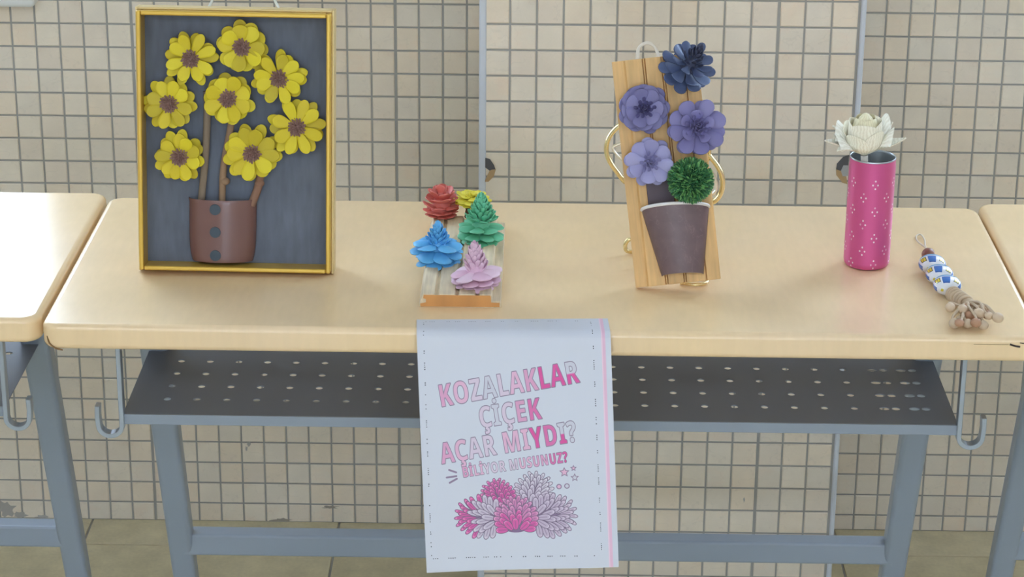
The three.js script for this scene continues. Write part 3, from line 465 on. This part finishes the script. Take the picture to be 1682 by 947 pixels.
// ------------------------------------------------------------------ gilt stand behind the board
{
  const st = thing('scroll_stand', 'shiny pale gold scroll stand standing behind the leaning pine board', 'stand', [0.150, TOP, -2.660]);
  const au = phys('#ecd8a0', 0.2, { metalness: 0.75 }), pearl = phys('#f2ecdc', 0.2, { metalness: 0.5 });
  const band = (pts, w, th, m, name, closed = true) => {
    const c = new THREE.CatmullRomCurve3(pts.map((p) => V(...p)), closed), n = 60, P = c.getSpacedPoints(n), T = (i) => c.getTangentAt(Math.min(1, i / n));
    part(name, sheet((u, v) => { const i = u * n, k = Math.min(n - 1, Math.floor(i)), p = P[k].clone().lerp(P[k + 1], i - k), t = T(i), nrm = V(-t.y, t.x, 0).normalize(), a = v * Math.PI * 2; return p.addScaledVector(nrm, Math.cos(a) * th).add(V(0, 0, Math.sin(a) * w)); }, n, 10), m, st);
  };
  {
    band([[-0.048, 0.088, 0], [-0.060, 0.100, 0], [-0.072, 0.120, 0], [-0.0725, 0.136, 0], [-0.064, 0.152, 0], [-0.050, 0.160, 0], [-0.030, 0.128, 0]], 0.0050, 0.0030, au, 'scroll_loop');
    band([[-0.045, 0.110, 0.004], [-0.066, 0.131, 0.004], [-0.050, 0.137, 0.004], [-0.046, 0.122, 0.004]], 0.003, 0.0016, pearl, 'inner_scroll');
    band([[0.030, 0.062, 0], [0.055, 0.066, 0], [0.0635, 0.080, 0], [0.0625, 0.098, 0], [0.052, 0.116, 0], [0.040, 0.126, 0], [0.020, 0.098, 0]], 0.0065, 0.0032, au, 'scroll_loop');
    band([[0.040, 0.072, 0.004], [0.056, 0.080, 0.004], [0.055, 0.094, 0.004], [0.046, 0.106, 0.004], [0.034, 0.092, 0.004]], 0.004, 0.0020, pearl, 'inner_scroll');
    band([[0.032, 0.118, 0.002], [0.043, 0.114, 0.002], [0.046, 0.134, 0.002], [0.038, 0.144, 0.002]], 0.004, 0.0026, au, 'scroll_loop');
    band([[-0.054, 0.094, 0], [-0.044, 0.080, 0], [-0.030, 0.050, 0.0], [-0.022, 0.004, 0.0]], 0.0035, 0.0024, pearl, 'stand_post', false);
    band([[0.036, 0.066, 0], [0.032, 0.040, 0.0], [0.028, 0.004, 0.0]], 0.0035, 0.0024, pearl, 'stand_post', false);
    band([[-0.052, 0.125, -0.003], [0.0, 0.116, -0.004], [0.045, 0.100, -0.003]], 0.003, 0.002, au, 'cross_bar', false);
    part('stand_foot', merge([tube([V(-0.022, 0.004, 0), V(-0.036, 0.0028, 0.004), V(-0.0465, 0.0045, 0.006), V(-0.0485, 0.011, 0.006), V(-0.0445, 0.0185, 0.006), V(-0.036, 0.0175, 0.006)], 0.0026, 30, 8), tube([V(0.030, 0.004, 0), V(0.040, 0.0025, 0.060), V(0.042, 0.0025, 0.104), V(0.030, 0.0028, 0.113), V(0.012, 0.0024, 0.106)], 0.0022, 30, 8)]), au, st);
  }
}

// ------------------------------------------------------------------ pink can and the paper rose standing in it
{
  const can = thing('can_vase', 'magenta pink drink can vase with white diamond dot clusters', 'vase', [0.3838, TOP, -2.6305]);
  const r = 0.0268, h = 0.1325;
  const tex = canvasTex(1024, 820, (c, w, hh) => {
    c.fillStyle = '#d65c98'; c.fillRect(0, 0, w, hh);
    const k = w / (2 * Math.PI * r), y0 = 0.012;
    for (let row = 0; row < 7; row++) for (let i = 0; i < 6; i++) for (const [dx, dy] of [[0, -1], [0, 1], [-0.72, 0.05], [0.72, 0.05]]) {
      const cx = ((i + (row % 2 ? 0.52 : 0.0) + row * 0.02) / 6) * w + 14, cy = (0.0265 + row * 0.0162) * k;
      for (const ox of [0, w]) { const x = ((cx + dx * 0.0040 * k) % w + w) % w; c.fillStyle = rnd() < 0.85 ? '#f6e3ee' : '#e9b7d2'; c.beginPath(); c.ellipse(x, cy + dy * 0.0046 * k, 0.00095 * k, 0.00115 * k, 0, 0, Math.PI * 2); c.fill(); }
    }
  });
  tex.repeat.set(1, 1);
  const pink = phys('#ffffff', 0.45, { map: tex, metalness: 0.45, clearcoat: 0.3, clearcoatRoughness: 0.35 });
  const hgt = h, k = 1024 / (2 * Math.PI * r), vh = 820 / k;   // print height in metres
  const prof = [[0.0225, 0.0006], [0.0248, 0.0016], [0.0263, 0.0042], [r, 0.0080], [r, h - 0.010], [r - 0.0006, h - 0.004], [r - 0.0002, h - 0.0012]];
  const body = lathe(prof, 72); { const p = body.attributes.position, uv = body.attributes.uv; for (let i = 0; i < p.count; i++) uv.setY(i, Math.min(1, 1 - (h - p.getY(i)) / vh)); }
  const b = part('can_body', body, pink, can); b.rotation.y = 2.05;
  const silver = phys('#b6bdc2', 0.3, { metalness: 0.75 });
  part('can_lining', lathe([[r - 0.0004, h - 0.0012], [r - 0.0004, h + 0.0003], [r - 0.0012, h + 0.0004], [r - 0.0016, h - 0.002], [r - 0.0016, 0.012], [0.020, 0.004], [0.0001, 0.004]], 64), silver, can);
  part('can_base', lathe([[0.0001, 0.0030], [0.019, 0.0030], [0.021, 0.0002], [0.0228, 0.0004]], 48), silver, can);

  const ro = thing('paper_rose', 'cream white handmade rose with ribbed pointed petals, standing in the pink can', 'artificial flower', [0.3790, TOP + 0.0046, -2.6290]);
  part('stem', tube([V(0.0010, 0, 0), V(0.0, 0.07, 0), V(-0.0062, 0.131, 0.004)], 0.0042, 16, 10), std('#ece5d6', 0.7), ro);
  const rib = dataTex(128, (u, v) => { const s = Math.sin(u * 60 + fbm(u * 4, v * 5, 2) * 5) * 9 + fbm(u * 12, v * 12, 4) * 14; return [250 + s, 246 + s, 232 + s * 1.2]; });
  const bump = rib;
  const pm = [new THREE.MeshPhysicalMaterial({ color: '#fffcf4', map: rib, bumpMap: bump, bumpScale: 0.0006, roughness: 0.75 }), new THREE.MeshPhysicalMaterial({ color: '#ffffff', map: rib, bumpMap: bump, bumpScale: 0.0006, roughness: 0.7 }), new THREE.MeshPhysicalMaterial({ color: '#fbf5dc', map: rib, bumpMap: bump, bumpScale: 0.0005, roughness: 0.75 })];
  const head = partGroup('flower_head', ro); head.position.set(-0.0062, 0.1325, 0.004); head.rotation.set(0.10, 0, 0.04);
  // wrapped petal: a slice of a bowl, from the base out to height hh, opening angle da, radius at the lip rr
  const wrap = (a0, da, rb, rm, rr, hh, flare, tipn, m) => part('petal', sheet((u, v) => {
    const q = (u - 0.5) * 2, a = a0 + q * da / 2 * (1 - 0.25 * v * v), rad = v < 0.55 ? rb + (rm - rb) * Math.sin(v / 0.55 * Math.PI / 2) : rm + (rr - rm) * Math.pow((v - 0.55) / 0.45, 1.4);
    const drop = tipn * q * q * v * v; return V(Math.cos(a) * rad, hh * (v - drop) - flare * Math.max(0, v - 0.6) * Math.max(0, v - 0.6), Math.sin(a) * rad);
  }, 16, 14, 0.0005), m, head);
  part('bud', lathe([[0.0001, 0.002], [0.006, 0.008], [0.0112, 0.022], [0.0108, 0.036], [0.0075, 0.045], [0.0030, 0.0495], [0.0001, 0.0505]], 24), pm[2], head);
  for (let i = 0; i < 3; i++) wrap(i * 2.1 + 0.4, 3.0, 0.002, 0.0125, 0.0015, 0.0500, 0, 0.03, pm[2]);
  for (let i = 0; i < 4; i++) wrap(i * 1.57 + 1.0, 2.5, 0.003, 0.0165, 0.0110, 0.0460, 0, 0.07, pm[2]);
  for (let i = 0; i < 4; i++) wrap(i * 1.57 + 1.8, 2.4, 0.004, 0.0195, 0.0185, 0.0425, 0, 0.12, pm[0]);
  for (const [a, rr, hh] of [[0.9, 0.0215, 0.034], [2.3, 0.0225, 0.030], [3.7, 0.025, 0.036], [5.2, 0.027, 0.038]]) wrap(a, 1.9, 0.004, 0.0205, rr, hh, 0, 0.22, pm[0]);
  for (const [a, rr, hh] of [[0.15, 0.033, 0.034], [2.95, 0.036, 0.028], [5.75, 0.031, 0.043], [3.6, 0.034, 0.036]]) wrap(a, 1.2, 0.004, 0.0205, rr, hh, 0, 0.55, pm[1]);
  const outer = (a, len, e, curl) => { const o = part('petal', petal(len, 0.024, 0.0008, { curl, cup: 0.3, base: 0.5, peak: 0.45, point: 0.9, nu: 12, nv: 6 }), pm[1], head); o.applyMatrix4(scaleMatrix(a, 0.013, 0.008, e)); };
  outer(3.05, 0.036, 0.25, 0.12); outer(3.5, 0.034, 0.7, 0.0); outer(2.55, 0.029, 0.28, -0.15); outer(0.15, 0.037, 0.18, 0.35); outer(5.95, 0.034, 0.85, 0.0); outer(5.6, 0.033, 1.0, 0.0);
}

// ------------------------------------------------------------------ beaded charm
{
  const ch = thing('bead_charm', 'charm of three house painted beads with a knotted cord tassel, near the right end', 'keychain', [0.4600, TOP, -2.5720]);
  const cordM = std('#cdb79c', 0.85), wood = std('#8e5f52', 0.4), light = std('#d6bd9f', 0.6);
  const P = (x, y, z) => V(x - 0.4600, y, z + 2.5720);
  part('cord_loop', tube([P(0.4578, 0.010, -2.655), P(0.4590, 0.005, -2.680), P(0.4545, 0.003, -2.706), P(0.4560, 0.003, -2.724), P(0.4615, 0.003, -2.730), P(0.4638, 0.003, -2.712), P(0.4605, 0.005, -2.684), P(0.4582, 0.010, -2.655)], 0.0011, 48, 6), std('#ddd0bd', 0.8), ch);
  const knot = lathe([[0.0022, -0.0072], [0.0060, -0.0058], [0.0079, 0], [0.0060, 0.0058], [0.0022, 0.0072], [0.0016, 0.004], [0.0016, -0.004], [0.0022, -0.0072]], 22); knot.rotateX(-Math.PI / 2); const wb = part('wooden_bead', knot, wood, ch); wb.position.copy(P(0.4573, 0.0100, -2.640));
  const face = canvasTex(512, 256, (c, w, h) => {
    c.fillStyle = '#e9ebf0'; c.fillRect(0, 0, w, h);
    c.fillStyle = '#5aa5dd'; c.fillRect(0, 92, w, 24); c.fillStyle = '#8ec2e8'; c.fillRect(0, 114, w, 5);
    for (let i = 0; i < 4; i++) {
      const x = i * 128;
      c.fillStyle = '#4b4a3c'; c.fillRect(x + 10, 128, 44, 40); c.fillStyle = '#e3cf3a'; c.fillRect(x + 15, 133, 16, 30); c.fillRect(x + 34, 133, 15, 30);
      c.fillStyle = '#3f74c4'; c.fillRect(x + 66, 124, 50, 62); c.fillStyle = '#2f5ca8'; c.fillRect(x + 66, 177, 50, 9);
    }
    c.fillStyle = '#d8c63c'; c.fillRect(340, 214, 60, 16);
  });
  const bm = phys('#ffffff', 0.25, { map: face, clearcoat: 0.6, clearcoatRoughness: 0.15 });
  const ell = []; for (let i = 0; i <= 16; i++) { const a = -Math.PI / 2 + Math.PI * i / 16; ell.push([Math.max(0.0001, Math.cos(a) * 0.0160), Math.sin(a) * 0.0165]); }
  [[0.4560, -2.6010, 0.36, -0.05], [0.4592, -2.5672, 0.30, -0.10], [0.4627, -2.5325, 0.32, -0.10]].forEach(([x, z, roll, yaw]) => {
    const g = lathe(ell, 32); g.rotateY(roll); g.scale(1, 1, 0.67); g.rotateX(-Math.PI / 2 + 0.10); g.rotateY(yaw);
    part('painted_bead', g, bm, ch).position.copy(P(x, 0.0118, z));
  });
  const turns = []; for (let i = 0; i <= 120; i++) { const a = i / 120 * Math.PI * 2 * 6, u = i / 120; turns.push(P(0.4655 + u * 0.011 + Math.cos(a) * 0.0076, 0.0098 + Math.sin(a) * 0.0074, -2.510 + u * 0.032)); }
  part('cord_wrap', new THREE.TubeGeometry(new THREE.CatmullRomCurve3(turns), 260, 0.0021, 6), cordM, ch);
  const cg = new THREE.CylinderGeometry(0.0065, 0.0072, 0.036, 14); cg.rotateX(Math.PI / 2); cg.rotateY(0.45); cg.translate(0.0130, 0.0096, 0.082); part('cord_bundle', cg, cordM, ch);
  const ends = [[0.4537, -2.4537], [0.4544, -2.4270], [0.4585, -2.4190], [0.4663, -2.4486], [0.4691, -2.4270], [0.4765, -2.4200], [0.4823, -2.4364], [0.4850, -2.4230], [0.4933, -2.4442], [0.5008, -2.4243], [0.4813, -2.4584], [0.4726, -2.4620], [0.4920, -2.4300], [0.4620, -2.4380], [0.4740, -2.4420], [0.4870, -2.4500]];
  ends.forEach(([x, z], i) => {
    const y = i % 3 === 0 ? 0.0150 : i % 3 === 1 ? 0.0068 : 0.0105, S0 = P(0.4765 + jit(0.003), 0.0095 + jit(0.003), -2.478), E = P(x, y, z), mid = S0.clone().lerp(E, 0.5);
    part('tassel_cord', tube([S0, mid.clone().add(V(jit(0.006), 0.005 + jit(0.003), jit(0.005))), E.clone().add(V(jit(0.005), 0.003, -0.006)), E], 0.0016, 18, 6), cordM, ch);
    const k = new THREE.SphereGeometry(0.0046 + rnd() * 0.0016, 14, 10); k.scale(1, 0.92, 1.1); const o = part('tassel_bead', k, [light, cordM, std('#b98f72', 0.6)][i % 3], ch); o.position.copy(E); o.rotation.y = rnd() * 3;
  });
}

// ------------------------------------------------------------------ printed sheet hanging over the front edge
{
  const W = 0.2105, H = 0.297, PW = 1024, PH = Math.round(1024 * H / W);
  const tex = canvasTex(PW, PH, (c) => {
    c.fillStyle = '#d6d9e3'; c.fillRect(0, 0, PW, PH);
    const X = (u) => u * PW, Y = (v) => v * PH;
    // dotted border of short dashes
    c.fillStyle = '#4a4f5c';
    const dots = (x0, y0, x1, y1) => { const L = Math.hypot(x1 - x0, y1 - y0); let d = 6; while (d < L) { const n = 2 + ((rnd() * 4) | 0); for (let i = 0; i < n && d < L; i++) { const t = d / L; if (rnd() < 0.85) c.fillRect(x0 + (x1 - x0) * t, y0 + (y1 - y0) * t, 4 + rnd() * 2, 4 + rnd() * 2); d += 11; } d += 22 + rnd() * 40; } };
    dots(X(0.034), Y(0.03), X(0.027), Y(0.937)); dots(X(0.905), Y(0.03), X(0.912), Y(0.946)); dots(X(0.03), Y(0.945), X(0.905), Y(0.952)); dots(X(0.04), Y(0.022), X(0.905), Y(0.022));
    c.fillStyle = '#e9bfd6'; c.fillRect(X(0.957), 0, 15, PH); c.fillStyle = '#f3d3e4'; c.fillRect(X(0.951), 0, 6, PH);
    // outlined lettering coloured in with a pink marker
    const line = (txt, u0, v0, u1, v1, cap, cols, lw, gap) => {
      const x0 = X(u0), y0 = Y(v0), x1 = X(u1), y1 = Y(v1), L = Math.hypot(x1 - x0, y1 - y0);
      c.save(); c.translate(x0, y0); c.rotate(Math.atan2(y1 - y0, x1 - x0));
      c.font = 'bold 200px sans-serif'; c.textBaseline = 'alphabetic';
      const ch = [...txt], kern = 200 * gap, ws = ch.map((q) => c.measureText(q).width), total = ws.reduce((a, b) => a + b, 0) + kern * (ch.length - 1), sx = L / total, sy = cap / (200 * 0.714);
      c.scale(sx, sy); c.lineJoin = 'round';
      let x = 0; ch.forEach((q, i) => {
        if (q !== ' ') {
          const g = c.createLinearGradient(0, -150, 0, 10), k = cols[i] ?? cols[cols.length - 1]; const pair = Array.isArray(k) ? k : [k, k]; g.addColorStop(0, pair[0]); g.addColorStop(0.5, pair[0]); g.addColorStop(0.56, pair[1]); g.addColorStop(1, pair[1]);
          c.strokeStyle = '#8d7f95'; c.lineWidth = lw / sy * 2; c.strokeText(q, x, 0); c.fillStyle = g; c.fillText(q, x, 0);
        }
        x += ws[i] + kern;
      });
      c.restore();
    };
    const p = { a: '#e0a3c6', b: '#dccbdc', c: '#e5b6d1', d: '#e072ae', e: '#e254a0', f: '#d0cfdb' };
    line('KOZALAKLAR', 0.1075, 0.3789, 0.8341, 0.3076, 112, [p.a, p.c, p.b, p.f, p.b, p.c, p.a, p.e, p.e, [p.f, p.e]], 4.5, 0.03);
    line('ÇİÇEK', 0.3087, 0.4613, 0.631, 0.4338, 108, [p.b, p.f, p.b, p.a, p.d], 4.5, 0.03);
    line('AÇAR MIYDI?', 0.1043, 0.5880, 0.8130, 0.5200, 108, [p.a, p.c, p.b, p.b, p.b, p.c, p.c, p.e, p.d, [p.f, p.e], p.f], 4.5, 0.03);
    line('BİLİYOR MUSUNUZ?', 0.2092, 0.6418, 0.7590, 0.5957, 55, [p.a, p.a, p.c, p.c, p.b, p.b, p.b, p.b, p.b, p.c, p.c, p.a, p.a, p.d, p.d, p.e], 3.2, 0.04);
    // stroke marks, stars and rings
    c.strokeStyle = '#94809a'; c.lineCap = 'round';
    for (const [a, b, d, e] of [[0.140, 0.612, 0.176, 0.622], [0.126, 0.640, 0.176, 0.636], [0.140, 0.660, 0.178, 0.646]]) { c.lineWidth = 10; c.beginPath(); c.moveTo(X(a), Y(b)); c.lineTo(X(d), Y(e)); c.stroke(); }
    const star = (u, v, r, f) => { c.beginPath(); for (let i = 0; i < 10; i++) { const q = i % 2 ? r * 0.48 : r, a = -Math.PI / 2 + i * Math.PI / 5; c.lineTo(X(u) + q * Math.cos(a), Y(v) + q * Math.sin(a)); } c.closePath(); c.fillStyle = f; c.fill(); c.lineWidth = 4; c.stroke(); };
    star(0.736, 0.634, 24, p.c); star(0.784, 0.620, 14, p.c); star(0.789, 0.655, 19, '#d2d2dd');
    for (const [u, v, f] of [[0.7057, 0.6871, p.c], [0.7468, 0.6856, '#d2d2dd']]) { c.beginPath(); c.arc(X(u), Y(v), 12, 0, 7); c.fillStyle = f; c.fill(); c.lineWidth = 5; c.stroke(); }
    // drawn pine cones: rows of outlined scales from the tip to the base
    const coneArt = (u, v, len, wid, ang, ca, cb, split) => {
      c.save(); c.translate(X(u), Y(v)); c.rotate(ang); const rows = 7;
      for (let r = 0; r < rows; r++) {
        const t = r / (rows - 1), fat = Math.sin(Math.PI * (0.14 + 0.60 * t)), n = 3 + Math.round(3 * fat), y = -len * 0.26 + len * 0.60 * t;
        { c.beginPath(); c.ellipse(0, y - len * 0.02, fat * wid * 0.34, len * 0.09, 0, 0, Math.PI * 2); c.fillStyle = '#8a7090'; c.fill(); }
        const order = [...Array(n).keys()].sort((p, q) => Math.abs(q - (n - 1) / 2) - Math.abs(p - (n - 1) / 2));
        for (const i of order) {
          const q = (i / (n - 1)) * 2 - 1 + jit(0.06), x = q * fat * wid * 0.26, a = q * (0.75 + 0.75 * t), pw = wid * (0.046 + 0.030 * t), pl = len * (0.125 + 0.040 * fat);
          c.save(); c.translate(x, y); c.rotate(a); const lit = t + jit(0.10) < split;
          c.beginPath(); c.moveTo(-pw * 0.45, 0); c.bezierCurveTo(-pw * 1.5, -pl * 0.9, -pw * 1.2, -pl * 1.9, 0, -pl * 1.9); c.bezierCurveTo(pw * 1.2, -pl * 1.9, pw * 1.5, -pl * 0.9, pw * 0.45, 0); c.closePath();
          c.fillStyle = lit ? ca : cb; c.fill(); c.lineWidth = 3; c.strokeStyle = '#75637c'; c.stroke();
          c.beginPath(); c.moveTo(0, -pl * 1.35); c.lineTo(0, -pl * 0.2); c.lineWidth = 5; c.strokeStyle = 'rgba(110,80,120,0.35)'; c.stroke();
          c.beginPath(); c.arc(0, -pl * 1.5, pw * 0.55, 3.6, 5.8); c.lineWidth = 2.5; c.strokeStyle = 'rgba(255,245,252,0.55)'; c.stroke();
          c.restore();
        }
      }
      c.restore();
    };
    const grey = '#cdc0d0', mag = '#dd62a8';
    coneArt(0.577, 0.705, 215, 185, 0.30, '#d3cbd6', grey, 0.5);
    coneArt(0.385, 0.715, 180, 165, -0.38, mag, '#d558a0', 0.5);
    coneArt(0.285, 0.793, 250, 190, -1.42, mag, grey, 0.55);
    coneArt(0.668, 0.795, 250, 200, 1.46, '#cbb9cc', '#c6b5c9', 0.4);
    coneArt(0.475, 0.795, 220, 220, 0, '#d486b6', '#dd62a8', 0.70);
  });
  const pg = thing('printed_sheet', 'white printed sheet with pink lettering and drawn pine cones, hanging over the desk edge', 'poster', [0, 0, 0]);
  // the path down the sheet: flat on the top, round the edge, then out and down; v = 0 at the upper edge
  const r = 0.0125, flat = 0.0300, turn = R(74.5), zEdge = ZF - 0.0058;
  const path = (d) => {   // d metres from the start of the sheet -> [y, z]
    const y = TOP + 0.0005; if (d < flat) return [y, zEdge - (flat - d)];
    const a = (d - flat) / r; if (a < turn) return [y - r * (1 - Math.cos(a)), zEdge + r * Math.sin(a)];
    const s = d - flat - r * turn, y1 = y - r * (1 - Math.cos(turn)), z1 = zEdge + r * Math.sin(turn), bow = 0.006 * Math.sin(Math.min(1, s / 0.26) * Math.PI);
    return [y1 - s * Math.sin(turn) - bow * 0.2, z1 + s * Math.cos(turn) + bow * 0.6];
  };
  const al = R(2.9), ca = Math.cos(al), sa = Math.sin(al);
  const fn = (u, v) => { const a = u * W, b = (1 - v) * H, x = a * ca + b * sa, d = b * ca - a * sa + 0.0068, q = path(d); return V(-0.1340 + x, q[0] + 0.0008 * Math.sin(u * 5) * (1 - v), q[1]); };
  const g = sheet(fn, 24, 70, 0.0003);
  part('paper', g, new THREE.MeshPhysicalMaterial({ map: tex, roughness: 0.42, specularIntensity: 0.8 }), pg);
}
scene.traverse((o) => { if (o.isMesh) { o.castShadow = true; o.receiveShadow = true; } });
renderer.render(scene, camera);
